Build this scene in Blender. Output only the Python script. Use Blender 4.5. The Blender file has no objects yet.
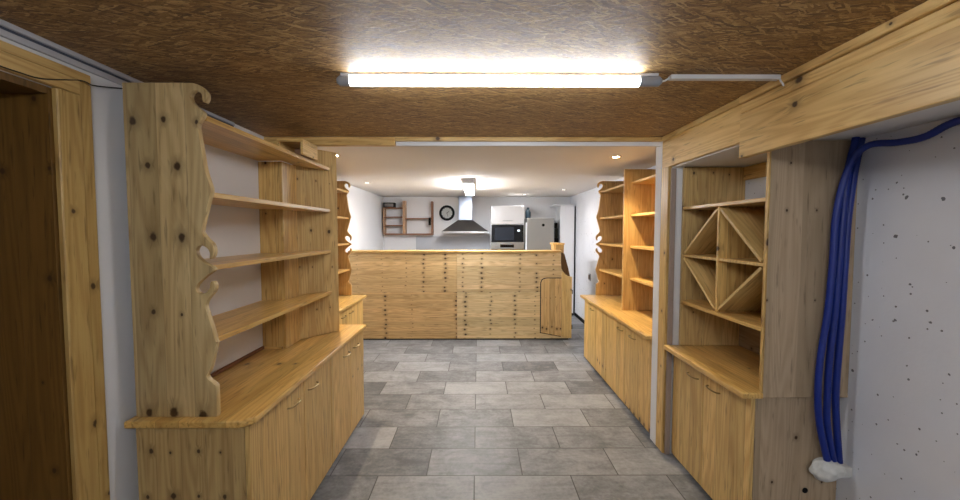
import bpy, bmesh, math, random
from mathutils import Vector, Matrix
random.seed(7)
C = bpy.context.scene.collection
PI = math.pi

# ------------------------------------------------------------------ materials
class NB:
    """small node-building helper"""
    def __init__(s, name):
        s.m = bpy.data.materials.new(name); s.m.use_nodes = True
        s.t = s.m.node_tree; s.t.nodes.clear()
        s.out = s.t.nodes.new('ShaderNodeOutputMaterial')
        s.b = s.t.nodes.new('ShaderNodeBsdfPrincipled')
        s.t.links.new(s.b.outputs[0], s.out.inputs[0])
    def n(s, typ, **kw):
        nd = s.t.nodes.new(typ)
        for k, v in kw.items(): setattr(nd, k, v)
        return nd
    def put(s, sock, v):
        if isinstance(v, bpy.types.NodeSocket): s.t.links.new(v, sock)
        elif isinstance(v, (tuple, list)) and len(v) == 3 and sock.type == 'RGBA': sock.default_value = (*v, 1)
        else: sock.default_value = v
    def math(s, op, a, b=0.0, c=0.0, clamp=False):
        nd = s.n('ShaderNodeMath', operation=op, use_clamp=clamp)
        s.put(nd.inputs[0], a); s.put(nd.inputs[1], b); s.put(nd.inputs[2], c)
        return nd.outputs[0]
    def comb(s, x, y, z):
        nd = s.n('ShaderNodeCombineXYZ')
        for i, v in enumerate((x, y, z)): s.put(nd.inputs[i], v)
        return nd.outputs[0]
    def noise(s, vec, scale=1.0, detail=2.0, rough=0.5, dim='3D', dist=0.0):
        nd = s.n('ShaderNodeTexNoise', noise_dimensions=dim)
        s.put(nd.inputs['Vector'], vec); nd.inputs['Scale'].default_value = scale
        nd.inputs['Detail'].default_value = detail; nd.inputs['Roughness'].default_value = rough
        nd.inputs['Distortion'].default_value = dist
        return nd.outputs[0]
    def white(s, vec):
        nd = s.n('ShaderNodeTexWhiteNoise', noise_dimensions='3D'); s.put(nd.inputs['Vector'], vec)
        return nd.outputs['Value'], nd.outputs['Color']
    def mix(s, f, a, b, mode='MIX'):
        nd = s.n('ShaderNodeMix', data_type='RGBA', blend_type=mode)
        s.put(nd.inputs[0], f); s.put(nd.inputs[6], a); s.put(nd.inputs[7], b)
        return nd.outputs[2]
    def ramp(s, f, lo, hi):
        nd = s.n('ShaderNodeMapRange'); s.put(nd.inputs[0], f)
        nd.inputs[1].default_value = lo; nd.inputs[2].default_value = hi
        nd.interpolation_type = 'SMOOTHSTEP'
        return nd.outputs[0]
    def bump(s, h, strength=0.2, dist=0.002):
        nd = s.n('ShaderNodeBump'); s.put(nd.inputs['Height'], h)
        nd.inputs['Strength'].default_value = strength; nd.inputs['Distance'].default_value = dist
        s.t.links.new(nd.outputs[0], s.b.inputs['Normal'])
    def fin(s, col, rough=0.5, spec=0.5, metal=0.0):
        s.put(s.b.inputs['Base Color'], col); s.put(s.b.inputs['Roughness'], rough)
        s.b.inputs['Specular IOR Level'].default_value = spec; s.b.inputs['Metallic'].default_value = metal
        return s.m

def lin(r, g, b):
    f = lambda c: (c / 255 / 12.92) if c / 255 <= 0.04045 else ((c / 255 + 0.055) / 1.055) ** 2.4
    return (f(r), f(g), f(b))

def pale(c): return (c[0] + 1, c[1] + 10, c[2] + 13)
def pine(name, grain='Z', cross='X', w=0.105, light=(222, 178, 106), dark=(184, 130, 62), rough=0.42, spec=0.4,
         knots=0.62, row=0.33, seam=0.6, seed=0.0, ksize=1.0):
    if 'grey' not in name: light, dark = pale(light), pale(dark)
    s = NB(name)
    tc = s.n('ShaderNodeTexCoord'); sp = s.n('ShaderNodeSeparateXYZ'); s.put(sp.inputs[0], tc.outputs['Object'])
    ax = {'X': 0, 'Y': 1, 'Z': 2}
    third = [k for k in 'XYZ' if k not in (grain, cross)][0]
    g, a, nrm = (sp.outputs[ax[k]] for k in (grain, cross, third))
    r = s.math('ADD', s.n('ShaderNodeObjectInfo').outputs['Random'], seed)
    aw = s.math('ADD', s.math('DIVIDE', a, w), 0.37)
    pl = s.math('FLOOR', aw); fr = s.math('FRACT', aw)
    pv, pc = s.white(s.comb(pl, s.math('MULTIPLY', r, 37.0), 3.1))
    # rows of knots
    gl = s.math('ADD', s.math('DIVIDE', g, row), s.math('MULTIPLY', r, 11.0))
    gi = s.math('FLOOR', gl); gf = s.math('FRACT', gl)
    rv, rc = s.white(s.comb(gi, s.math('MULTIPLY', r, 17.0), 9.0))
    rsp = s.n('ShaderNodeSeparateColor'); s.put(rsp.inputs[0], rc)
    kv, kc = s.white(s.comb(pl, gi, s.math('MULTIPLY', r, 23.0)))
    ks = s.n('ShaderNodeSeparateColor'); s.put(ks.inputs[0], kc)
    cen = s.math('ADD', s.math('MULTIPLY_ADD', rv, 0.5, 0.25), s.math('MULTIPLY_ADD', ks.outputs[0], 0.07, -0.035))
    dg = s.math('MULTIPLY', s.math('SUBTRACT', gf, cen), row)
    da = s.math('MULTIPLY', s.math('SUBTRACT', fr, s.math('ADD', s.math('MULTIPLY_ADD', ks.outputs[1], 0.30, 0.1), s.math('MULTIPLY', rsp.outputs[0], 0.5))), w)
    d = s.math('SQRT', s.math('ADD', s.math('MULTIPLY', s.math('MULTIPLY', dg, dg), 0.6), s.math('MULTIPLY', da, da)))
    size = s.math('MULTIPLY', s.math('MULTIPLY_ADD', s.math('POWER', rsp.outputs[1], 1.6), 0.013 * ksize, 0.0045 * ksize), s.math('MULTIPLY_ADD', ks.outputs[2], 0.7, 0.55))
    kd = s.math('DIVIDE', d, size)
    wob = s.noise(s.comb(s.math('MULTIPLY', g, 60.0), s.math('MULTIPLY', a, 60.0), pl), 1.0, 2.0)
    kd = s.math('ADD', kd, s.math('MULTIPLY_ADD', wob, 0.7, -0.35))
    has = s.math('MULTIPLY', s.math('LESS_THAN', kv, min(0.97, knots + 0.25)), s.math('LESS_THAN', rsp.outputs[2], knots + 0.12))
    core = s.math('MULTIPLY', s.math('SUBTRACT', 1.0, s.ramp(kd, 0.55, 1.15)), has)
    halo = s.math('MULTIPLY', s.math('SUBTRACT', 1.0, s.ramp(kd, 0.9, 3.2)), has)
    # grain, bent round the knots
    a2 = s.math('ADD', a, s.math('MULTIPLY', halo, s.math('MULTIPLY', s.math('SIGN', da), 0.010)))
    g2 = s.math('ADD', g, s.math('MULTIPLY', pv, 19.0))
    fine = s.noise(s.comb(s.math('MULTIPLY', g2, 2.0), s.math('MULTIPLY', a2, 130.0), s.math('MULTIPLY', nrm, 130.0)), 1.0, 3.0, 0.6)
    low = s.noise(s.comb(s.math('MULTIPLY', g2, 0.7), s.math('MULTIPLY', a2, 9.0), s.math('MULTIPLY_ADD', nrm, 9.0, s.math('MULTIPLY', pv, 30.0))), 1.0, 1.0, 0.4)
    rings = s.math('MULTIPLY_ADD', s.math('SINE', s.math('MULTIPLY', low, 75.0)), 0.5, 0.5)
    gr = s.math('ADD', s.math('MULTIPLY', fine, 0.55), s.math('MULTIPLY', rings, 0.30))
    gr = s.ramp(gr, 0.08, 0.92)
    blotch = s.noise(s.comb(s.math('MULTIPLY', g2, 1.5), s.math('MULTIPLY', a, 5.0), s.math('MULTIPLY', nrm, 5.0)), 1.0, 3.0)
    col = s.mix(gr, lin(*light), lin(*dark))
    dk2 = tuple(c * 0.80 for c in lin(*dark))
    col = s.mix(s.math('MULTIPLY', s.ramp(blotch, 0.5, 0.75), 0.4), col, dk2)
    stk = s.noise(s.comb(s.math('MULTIPLY', g2, 7.0), s.math('MULTIPLY', a2, 75.0), s.math('MULTIPLY', nrm, 75.0)), 1.0, 2.0, 0.55)
    col = s.mix(s.math('MULTIPLY', s.ramp(stk, 0.57, 0.74), 0.62), col, tuple(c * 0.50 for c in lin(*dark)))
    tone = s.math('MULTIPLY_ADD', pv, 0.26, 0.85)
    col = s.mix(1.0, col, s.comb(tone, tone, s.math('MULTIPLY_ADD', tone, 1.1, -0.1)), 'MULTIPLY')
    col = s.mix(s.math('MULTIPLY', halo, 0.45), col, tuple(c * 0.5 for c in lin(*dark)))
    col = s.mix(s.math('MULTIPLY', core, 0.92), col, lin(54, 30, 14))
    e = s.math('MULTIPLY', s.math('MINIMUM', fr, s.math('SUBTRACT', 1.0, fr)), w)
    sm = s.math('SUBTRACT', 1.0, s.ramp(e, 0.0004, 0.0022))
    col = s.mix(s.math('MULTIPLY', sm, seam), col, tuple(c * 0.38 for c in lin(*dark)))
    s.bump(s.math('SUBTRACT', s.math('MULTIPLY', fine, 0.3), s.math('ADD', sm, s.math('MULTIPLY', core, 0.3))), 0.25, 0.002)
    return s.fin(col, rough, spec)

def plain(name, rgb, rough=0.5, spec=0.5, metal=0.0, var=0.05, scale=12.0, bump=0.0):
    s = NB(name); tc = s.n('ShaderNodeTexCoord')
    v = s.noise(tc.outputs['Object'], scale, 4.0)
    c = lin(*rgb)
    col = s.mix(v, tuple(x * (1 - var) for x in c), tuple(min(1, x * (1 + var)) for x in c))
    if bump: s.bump(s.noise(tc.outputs['Object'], scale * 6, 5.0, 0.6), bump, 0.003)
    return s.fin(col, rough, spec, metal)

def glow(name, rgb, strength):
    s = NB(name)
    s.put(s.b.inputs['Base Color'], lin(235, 235, 235))
    s.put(s.b.inputs['Emission Color'], rgb); s.b.inputs['Emission Strength'].default_value = strength
    return s.m

def osb():
    s = NB('oriented_strand_board'); tc = s.n('ShaderNodeTexCoord'); sp = s.n('ShaderNodeSeparateXYZ')
    s.put(sp.inputs[0], tc.outputs['Object']); x, y = sp.outputs[0], sp.outputs[1]
    def layer(ang, sx, sy, seed):
        c, d = math.cos(ang), math.sin(ang)
        u = s.math('MULTIPLY', s.math('ADD', s.math('MULTIPLY', x, c), s.math('MULTIPLY', y, d)), sx)
        v = s.math('MULTIPLY', s.math('SUBTRACT', s.math('MULTIPLY', y, c), s.math('MULTIPLY', x, d)), sy)
        wob = s.noise(s.comb(s.math('MULTIPLY', x, 24.0), s.math('MULTIPLY', y, 46.0), seed + 5.0), 1.0, 3.0)
        wo2 = s.noise(s.comb(s.math('MULTIPLY', x, 9.0), s.math('MULTIPLY', y, 9.0), seed + 15.0), 1.0, 2.0)
        v = s.math('ADD', v, s.math('ADD', s.math('MULTIPLY', wob, 3.4), s.math('MULTIPLY', wo2, 3.0)))
        u = s.math('ADD', u, s.math('MULTIPLY', wob, 1.2))
        vo = s.n('ShaderNodeTexVoronoi', voronoi_dimensions='2D', feature='F1'); s.put(vo.inputs['Vector'], s.comb(s.math('ADD', u, seed), v, 0.0))
        vo.inputs['Scale'].default_value = 1.0
        cs = s.n('ShaderNodeSeparateColor'); s.put(cs.inputs[0], vo.outputs['Color'])
        fib = s.noise(s.comb(s.math('MULTIPLY', u, 1.2), s.math('MULTIPLY', v, 7.0), cs.outputs[1]), 1.0, 2.0)
        return cs.outputs[0], cs.outputs[1], s.math('ADD', s.math('MULTIPLY', cs.outputs[0], 0.62), s.math('MULTIPLY', fib, 0.38))
    a0, a1, av = layer(0.08, 14.0, 150.0, 0.0)
    b0, b1, bv = layer(-0.38, 15.0, 140.0, 31.0)
    c0, c1, cv = layer(0.55, 16.0, 150.0, 77.0)
    def mixf(sel, p, q):
        nd = s.n('ShaderNodeMix', data_type='FLOAT'); s.put(nd.inputs[0], sel); s.put(nd.inputs[2], p); s.put(nd.inputs[3], q); return nd.outputs[0]
    v = mixf(s.math('GREATER_THAN', b1, 0.62), av, bv)
    v = mixf(s.math('GREATER_THAN', c1, 0.72), v, cv)
    fl = s.noise(s.comb(s.math('MULTIPLY', x, 48.0), s.math('MULTIPLY', y, 120.0), 0.0), 1.0, 3.0, 0.6)
    r = s.n('ShaderNodeValToRGB'); s.put(r.inputs[0], v)
    el = r.color_ramp.elements
    el[0].position = 0.10; el[0].color = (*lin(78, 52, 24), 1)
    el[1].position = 0.92; el[1].color = (*lin(222, 188, 128), 1)
    for p, c in ((0.34, (134, 98, 52)), (0.6, (164, 126, 72))):
        e = el.new(p); e.color = (*lin(*c), 1)
    col = s.mix(s.math('MULTIPLY', s.math('SUBTRACT', 1.0, s.ramp(fl, 0.30, 0.44)), 0.85), r.outputs[0], lin(58, 36, 18))
    big = s.noise(tc.outputs['Object'], 1.3, 3.0)
    col = s.mix(s.math('MULTIPLY', s.ramp(big, 0.35, 0.7), 0.25), col, lin(116, 82, 40))
    s.bump(s.math('ADD', v, s.math('MULTIPLY', fl, 0.5)), 0.55, 0.003)
    return s.fin(col, s.math('MULTIPLY_ADD', v, 0.10, 0.55), 0.75)

def tiles():
    s = NB('stone_tile_floor'); tc = s.n('ShaderNodeTexCoord'); sp = s.n('ShaderNodeSeparateXYZ')
    s.put(sp.inputs[0], tc.outputs['Object'])
    L, H = 0.61, 0.31
    y = s.math('ADD', sp.outputs[1], -2.415 + 31.31); row = s.math('FLOOR', s.math('DIVIDE', y, H)); fy = s.math('FRACT', s.math('DIVIDE', y, H))
    odd = s.math('MODULO', row, 2.0)
    x = s.math('ADD', s.math('ADD', sp.outputs[0], 61.0 + 0.023), s.math('MULTIPLY', odd, L / 2))
    col_i = s.math('FLOOR', s.math('DIVIDE', x, L)); fx = s.math('FRACT', s.math('DIVIDE', x, L))
    ex = s.math('MULTIPLY', s.math('MINIMUM', fx, s.math('SUBTRACT', 1.0, fx)), L)
    ey = s.math('MULTIPLY', s.math('MINIMUM', fy, s.math('SUBTRACT', 1.0, fy)), H)
    e = s.math('MINIMUM', ex, ey); joint = s.math('SUBTRACT', 1.0, s.ramp(e, 0.0022, 0.0045))
    v, _ = s.white(s.comb(col_i, row, 4.0))
    p = s.comb(sp.outputs[0], sp.outputs[1], s.math('MULTIPLY', v, 40.0))
    cl = s.noise(p, 5.0, 6.0, 0.62, dist=0.6); sc = s.noise(p, 42.0, 5.0, 0.65)
    vein = s.noise(s.comb(s.math('MULTIPLY', sp.outputs[0], 3.0), s.math('MULTIPLY', sp.outputs[1], 14.0), s.math('MULTIPLY', v, 40.0)), 1.0, 5.0, 0.6, dist=1.2)
    t = s.math('ADD', s.math('ADD', s.math('MULTIPLY', cl, 0.5), s.math('MULTIPLY', sc, 0.28)), s.math('MULTIPLY', vein, 0.3))
    t = s.math('ADD', t, s.math('MULTIPLY_ADD', v, 0.22, -0.11))
    col = s.mix(s.ramp(t, 0.30, 0.80), lin(78, 80, 83), lin(154, 155, 158))
    col = s.mix(joint, col, lin(62, 61, 61))
    s.bump(s.math('SUBTRACT', s.math('MULTIPLY', t, 0.35), joint), 0.35, 0.002)
    return s.fin(col, s.math('MULTIPLY_ADD', t, 0.2, 0.36), 0.35)

def pocked():
    """painted concrete with small dark air holes"""
    s = NB('painted_concrete'); tc = s.n('ShaderNodeTexCoord')
    holes = None; spx = s.n('ShaderNodeSeparateXYZ'); s.put(spx.inputs[0], tc.outputs['Object']); yz = s.comb(spx.outputs[1], spx.outputs[2], 0.0)
    for sc, thr, r0 in ((6.5, 0.40, 0.085), (17.0, 0.66, 0.11)):
        vo = s.n('ShaderNodeTexVoronoi', feature='F1', voronoi_dimensions='2D'); vo.inputs['Scale'].default_value = sc
        s.put(vo.inputs['Vector'], yz)
        cs = s.n('ShaderNodeSeparateColor'); s.put(cs.inputs[0], vo.outputs['Color'])
        wob = s.math('MULTIPLY', s.noise(tc.outputs['Object'], 90.0, 2.0), 0.10)
        rad = s.math('MULTIPLY_ADD', cs.outputs[1], 0.06, r0 - 0.04)
        h = s.math('MULTIPLY', s.math('LESS_THAN', s.math('ADD', vo.outputs['Distance'], wob), rad), s.math('GREATER_THAN', cs.outputs[0], thr))
        holes = h if holes is None else s.math('MAXIMUM', holes, h)
    v = s.noise(tc.outputs['Object'], 3.0, 5.0)
    col = s.mix(v, lin(214, 216, 224), lin(234, 236, 242))
    col = s.mix(s.math('MULTIPLY', holes, 0.85), col, lin(70, 70, 76))
    s.bump(s.math('SUBTRACT', s.noise(tc.outputs['Object'], 40.0, 5.0), s.math('MULTIPLY', holes, 2.0)), 0.3, 0.003)
    return s.fin(col, 0.75, 0.3)

P_ZX = pine('pine_boards_upright', 'Z', 'X')
P_ZX2 = pine('pine_panel_upright', 'Z', 'X', w=0.125, light=(214, 176, 116), dark=(178, 132, 74), knots=0.8, row=0.31, seam=0.4)
P_ZY = pine('pine_boards_upright_aisle', 'Z', 'Y', w=0.11, knots=0.45, row=0.42)
P_YX = pine('pine_top_lengthwise', 'Y', 'X', w=0.095, light=(224, 176, 98), dark=(188, 130, 56), rough=0.3, spec=0.5, knots=0.4, row=0.5, seam=0.35)
P_YZ = pine('pine_board_lengthwise', 'Y', 'Z', w=0.30, light=(224, 182, 114), dark=(190, 138, 72), knots=0.7, row=0.45, seam=0.0)
P_XZ = pine('pine_boards_across', 'X', 'Z', w=0.092, light=(226, 182, 112), dark=(190, 136, 68), knots=0.72, row=0.36, seam=0.55)
P_XY = pine('pine_shelf_across', 'X', 'Y', w=0.1, knots=0.4, row=0.5, seam=0.3)
P_OR = pine('pine_warm_upright', 'Z', 'X', w=0.12, light=(216, 166, 98), dark=(180, 126, 64), knots=0.6, row=0.3, seam=0.3)
P_OR2 = pine('pine_warm_top', 'Y', 'X', w=0.1, light=(228, 178, 102), dark=(192, 136, 64), rough=0.3, knots=0.4, row=0.5, seam=0.35)
P_DK = pine('pine_dark_shaded_lining', 'Z', 'X', w=0.17, light=(116, 74, 24), dark=(88, 52, 10), knots=0.88, row=0.33, seam=0.15, rough=0.5)  # dark reveal wood, colour deepened further to carry the shade in there
P_FR = pine('pine_door_frame', 'Z', 'Y', w=0.20, light=(206, 164, 96), dark=(172, 124, 62), knots=0.6, row=0.4, seam=0.2)
P_LOC = pine('pine_slat', 'X', 'Y', w=0.2, light=(222, 182, 116), dark=(188, 140, 76), knots=0.5, row=0.3, seam=0.0)
GREYW = pine('raw_grey_board', 'Z', 'X', w=0.13, light=(184, 163, 136), dark=(164, 143, 116), rough=0.75, spec=0.2, knots=0.4, row=0.24, seam=0.06, ksize=0.55)
OSB = osb(); TILE = tiles(); CONC = pocked()
WHITE = plain('white_wall_paint', (222, 222, 224), 0.7, 0.3, var=0.03, scale=4, bump=0.15)
WHITEC = plain('white_ceiling_paint', (230, 227, 224), 0.8, 0.2, var=0.02, scale=3, bump=0.08)
KITW = plain('kitchen_wall_paint', (222, 222, 224), 0.6, 0.3, var=0.03, scale=3, bump=0.05)
SPLASH = plain('backsplash_panel', (178, 182, 190), 0.3, 0.5, var=0.03)
WPLAST = plain('white_plastic', (224, 226, 230), 0.35, 0.5, var=0.02)
GPLAST = plain('grey_plastic', (150, 154, 162), 0.4, 0.5, var=0.03)
STEEL = plain('brushed_steel', (176, 178, 180), 0.28, 0.5, 1.0, var=0.06)
CHIM = plain('chimney_steel', (128, 134, 146), 0.22, 0.5, 0.9, var=0.25, scale=9)
BRASS = plain('dull_brass', (150, 128, 84), 0.35, 0.5, 0.9)
CHROME = plain('chrome', (190, 186, 176), 0.25, 0.5, 1.0, var=0.03)
FRIDGE = plain('silver_lacquer', (150, 150, 148), 0.35, 0.5, 0.55, var=0.03)
DARKST = plain('dark_steel', (128, 126, 126), 0.35, 0.5, 0.9, var=0.05)
BLACKG = plain('black_glass', (10, 11, 15), 0.06, 0.6, var=0.02)
BLACKP = plain('black_plastic', (12, 12, 13), 0.6, 0.15, var=0.1)
GLOSSW = plain('white_gloss_front', (206, 206, 208), 0.12, 0.5, var=0.01)
BLUE = plain('blue_conduit', (10, 40, 128), 0.42, 0.5, var=0.12, scale=30)
TEAL = plain('blue_grey_plastic', (40, 60, 74), 0.35, 0.5, var=0.06)
FOAM = plain('white_plaster', (222, 222, 218), 0.85, 0.2, var=0.1, scale=40, bump=0.7)
BROWN = plain('walnut_strip', (128, 86, 60), 0.5, 0.4, var=0.12, scale=25)
LTWOOD = plain('pale_batten_wood', (176, 140, 110), 0.5, 0.4, var=0.1, scale=20)
DIAL = plain('clock_face', (176, 178, 176), 0.4, 0.4, var=0.02)
DARKGAP = plain('dark_plinth', (44, 38, 34), 0.7, 0.3, var=0.1)
GREEN = plain('dark_machine_metal', (52, 54, 46), 0.35, 0.5, 0.4, var=0.2, scale=30)
TUBE_ON = glow('tube_diffuser', (0.90, 0.95, 1.0), 29.0)
TUBE_ON2 = glow('rear_tube_diffuser', (0.93, 0.96, 1.0), 72.0)
KIT_ON = glow('kitchen_diffuser', (0.97, 0.98, 1.0), 80.0)
SPOT_ON = glow('halogen_spot', (1.0, 0.78, 0.48), 60.0)
SPOT_LO = glow('halogen_spot_dim', (1.0, 0.9, 0.75), 3.0)

# ------------------------------------------------------------------ geometry helpers
def BM(): return bmesh.new()
def bx(bm, x0, x1, y0, y1, z0, z1, bev=0.0, seg=1):
    r = bmesh.ops.create_cube(bm, size=1.0)
    for v in r['verts']:
        v.co = Vector(((x0 + x1) / 2 + v.co.x * (x1 - x0), (y0 + y1) / 2 + v.co.y * (y1 - y0), (z0 + z1) / 2 + v.co.z * (z1 - z0)))
    if bev:
        es = list({e for v in r['verts'] for e in v.link_edges})
        bmesh.ops.bevel(bm, geom=es, offset=bev, segments=seg, profile=0.5, affect='EDGES')
    return bm
def box(*a, **k): return bx(BM(), *a, **k)
def prism(bm, pts, axis, lo, hi, bev=0.0, seg=2):
    """extrude a closed 2D outline along an axis; pts are in the other two axes in XYZ order"""
    def mk(u, v, t): return {'X': (t, u, v), 'Y': (u, t, v), 'Z': (u, v, t)}[axis]
    vs = [bm.verts.new(mk(u, v, lo)) for u, v in pts]
    f = bm.faces.new(vs)
    r = bmesh.ops.extrude_face_region(bm, geom=[f])
    nv = [g for g in r['geom'] if isinstance(g, bmesh.types.BMVert)]
    d = {'X': (hi - lo, 0, 0), 'Y': (0, hi - lo, 0), 'Z': (0, 0, hi - lo)}[axis]
    bmesh.ops.translate(bm, verts=nv, vec=d)
    bmesh.ops.recalc_face_normals(bm, faces=bm.faces)
    if bev:
        s1, s2 = set(vs), set(nv)
        es = [e for e in bm.edges if (e.verts[0] in s1 and e.verts[1] in s1) or (e.verts[0] in s2 and e.verts[1] in s2)]
        bmesh.ops.bevel(bm, geom=es, offset=bev, segments=seg, profile=0.5, affect='EDGES', clamp_overlap=True)
    return bm
def cyl(bm, p, q, r, r2=None, n=24, caps=True):
    p, q = Vector(p), Vector(q); d = q - p
    m = Matrix.Translation((p + q) / 2) @ d.to_track_quat('Z', 'Y').to_matrix().to_4x4()
    bmesh.ops.create_cone(bm, cap_ends=caps, segments=n, radius1=r, radius2=r if r2 is None else r2, depth=d.length, matrix=m)
    return bm
def ring(bm, c, ro, ri, h, axis='Z', n=32):
    """annulus of height h centred at c"""
    rot = {'Z': Matrix.Identity(4), 'Y': Matrix.Rotation(PI / 2, 4, 'X'), 'X': Matrix.Rotation(PI / 2, 4, 'Y')}[axis]
    M = Matrix.Translation(c) @ rot
    L = []
    for k in range(n):
        t = 2 * PI * k / n; c_, s_ = math.cos(t), math.sin(t)
        L.append([bm.verts.new(M @ Vector((r * c_, r * s_, z))) for r, z in ((ro, -h / 2), (ro, h / 2), (ri, h / 2), (ri, -h / 2))])
    for k in range(n):
        a, b = L[k], L[(k + 1) % n]
        for i in range(4): bm.faces.new((a[i], b[i], b[(i + 1) % 4], a[(i + 1) % 4]))
    bmesh.ops.recalc_face_normals(bm, faces=bm.faces)
    return bm
def spline(pts, n=8):
    P = [Vector(p) for p in pts]; P = [P[0] * 2 - P[1]] + P + [P[-1] * 2 - P[-2]]
    out = []
    for i in range(1, len(P) - 2):
        for k in range(n):
            t = k / n; a, b, c, d = P[i - 1:i + 3]
            out.append(0.5 * ((2 * b) + (c - a) * t + (2 * a - 5 * b + 4 * c - d) * t * t + (3 * b - a - 3 * c + d) * t ** 3))
    return out + [P[-2]]
def tube(bm, pts, r, n=12, ribs=0.0):
    """sweep a circle along a list of points; ribs gives a corrugated hose"""
    path = [Vector(p) for p in pts]; prev = None; up = Vector((0.3, 1, 0.2)).normalized()
    rings_ = []
    for i, p in enumerate(path):
        t = (path[min(i + 1, len(path) - 1)] - path[max(i - 1, 0)]).normalized()
        a = up - t * up.dot(t); a.normalize(); b = t.cross(a); up = a
        rr = r * (1 - (ribs if i % 2 else 0))
        rings_.append([bm.verts.new(p + (a * math.cos(2 * PI * k / n) + b * math.sin(2 * PI * k / n)) * rr) for k in range(n)])
    for u, v in zip(rings_, rings_[1:]):
        for k in range(n): bm.faces.new((u[k], u[(k + 1) % n], v[(k + 1) % n], v[k]))
    bm.faces.new(rings_[0][::-1]); bm.faces.new(rings_[-1])
    bmesh.ops.recalc_face_normals(bm, faces=bm.faces)
    return bm
def resample(pts, step):
    out = [pts[0].copy()]; acc = 0.0
    for a, b in zip(pts, pts[1:]):
        L = (b - a).length; t = step - acc
        while t <= L: out.append(a + (b - a) * (t / L)); t += step
        acc = (acc + L) % step
    return out

WL = {}
def wloc(o): return WL.get(o.name, Vector((0, 0, 0)))
def obj(name, bm, mat, parent=None, smooth=False, loc=None, rot=None):
    """link a bmesh as one object. World-space vertices, unless loc/rot place local ones."""
    me = bpy.data.meshes.new(name)
    if loc is None:
        vs = [v.co for v in bm.verts]
        mn = Vector([min(v[i] for v in vs) for i in range(3)]); mx = Vector([max(v[i] for v in vs) for i in range(3)])
        L = Vector(((mn.x + mx.x) / 2, (mn.y + mx.y) / 2, mn.z))
        bmesh.ops.translate(bm, verts=bm.verts, vec=-L)
    else: L = Vector(loc)
    bm.to_mesh(me); bm.free()
    if smooth:
        for p in me.polygons: p.use_smooth = True
        try: me.set_sharp_from_angle(angle=math.radians(40))
        except Exception: pass
    me.materials.append(mat)
    o = bpy.data.objects.new(name, me); C.objects.link(o)
    WL[o.name] = L
    if parent: o.parent = parent; o.location = L - wloc(parent)
    else: o.location = L
    if rot: o.rotation_euler = rot
    return o
def tag(o, label, cat, group=None):
    o['label'] = label; o['category'] = cat
    if group: o['group'] = group
    return o
def thing(name, label, cat, loc, group=None):
    o = bpy.data.objects.new(name, None); C.objects.link(o); o.location = loc; o.empty_display_size = 0.1
    WL[o.name] = Vector(loc)
    return tag(o, label, cat, group)
def struct(name, bm, mat, parent=None, **k):
    o = obj(name, bm, mat, parent, **k)
    if not parent: o['kind'] = 'structure'
    return o

# ------------------------------------------------------------------ setting
WLX, WRX, KLX, BACK, FRONT = -1.475, 1.78, -1.83, 7.6, -2.4
CZ = 2.20
struct('floor', box(-2.3, 2.0, FRONT - 0.1, BACK + 0.1, -0.1, 0.0), TILE, loc=None)
bpy.data.objects['floor'].location = (0, 0, -0.1); WL['floor'] = Vector((0, 0, -0.1))
for v in bpy.data.objects['floor'].data.vertices: v.co += Vector((-0.15, (BACK + FRONT) / 2, 0))
struct('ceiling', box(-2.2, 1.9, FRONT, 2.74, CZ, CZ + 0.1), OSB)
struct('ceiling_rear', box(-2.2, 1.9, 2.80, BACK, CZ + 0.005, CZ + 0.1), WHITEC)
# left wall with the door opening (y 0.42 .. 1.36, z 0 .. 2.035)
bm = BM()
bx(bm, WLX - 0.5, WLX, 1.40, 2.95, 0, CZ)
bx(bm, WLX - 0.5, WLX, FRONT, 0.42, 0, CZ)
bx(bm, WLX - 0.5, WLX, 0.42, 1.40, 2.045, CZ)
struct('wall_left', bm, WHITE)
struct('wall_left_rear', box(KLX - 0.12, KLX, 2.95, BACK, 0, CZ + 0.05), WHITE)
struct('wall_right', box(WRX, WRX + 0.12, FRONT, BACK, 0, CZ + 0.05), CONC)
struct('wall_back', box(KLX - 0.1, WRX + 0.1, BACK, BACK + 0.12, 0, CZ + 0.05), KITW)
struct('wall_front', box(-2.0, 1.9, FRONT - 0.1, FRONT, 0, CZ), WHITE)
# stub of wall between the alcove with the bottle rack and the rear room
struct('wall_stub', box(1.31, WRX, 2.655, 2.855, 0, CZ), WHITE)
struct('trim_1', box(1.285, 1.31, 2.765, 2.855, 0, CZ, bev=0.002), WHITE)          # white strip on the aisle side
struct('trim_2', box(1.285, 1.31, 2.66, 2.762, 0, 1.985, bev=0.003), P_ZY)           # upright board of the alcove frame
struct('trim_3', box(1.297, 1.33, 2.640, 2.655, 0, 1.97, bev=0.002), plain('greyish_batten', (158, 142, 132), 0.6, 0.3, var=0.08, scale=20))
# soffit over the alcove and its boards
struct('ceiling_soffit', box(1.312, WRX, FRONT, 2.655, 1.977, CZ), WHITEC)
struct('trim_4', box(1.288, 1.31, 1.935, 2.762, 1.985, CZ, bev=0.002), P_YZ)
struct('trim_5', box(1.275, 1.31, FRONT, 1.932, 1.905, 2.115, bev=0.003), P_YZ)
bm = BM(); bx(bm, 1.28, 1.31, FRONT, 1.932, 2.118, 2.165, bev=0.004); bx(bm, 1.266, 1.31, FRONT, 1.932, 2.167, CZ, bev=0.004)
struct('trim_6', bm, P_YZ)
struct('trim_7', box(1.272, 1.287, 1.935, 2.74, 2.168, CZ, bev=0.003), P_YZ)
# boards that close the edge of the strand board towards the rear room
struct('trim_8', box(-1.83, -0.575, 2.742, 2.79, 2.142, CZ, bev=0.003), P_XZ)
struct('trim_9', box(-0.573, 1.285, 2.742, 2.77, 2.172, CZ, bev=0.002), P_XZ)
struct('trim_10', box(-0.573, 1.285, 2.772, 2.80, 2.145, CZ, bev=0.002), WHITE)
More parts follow.
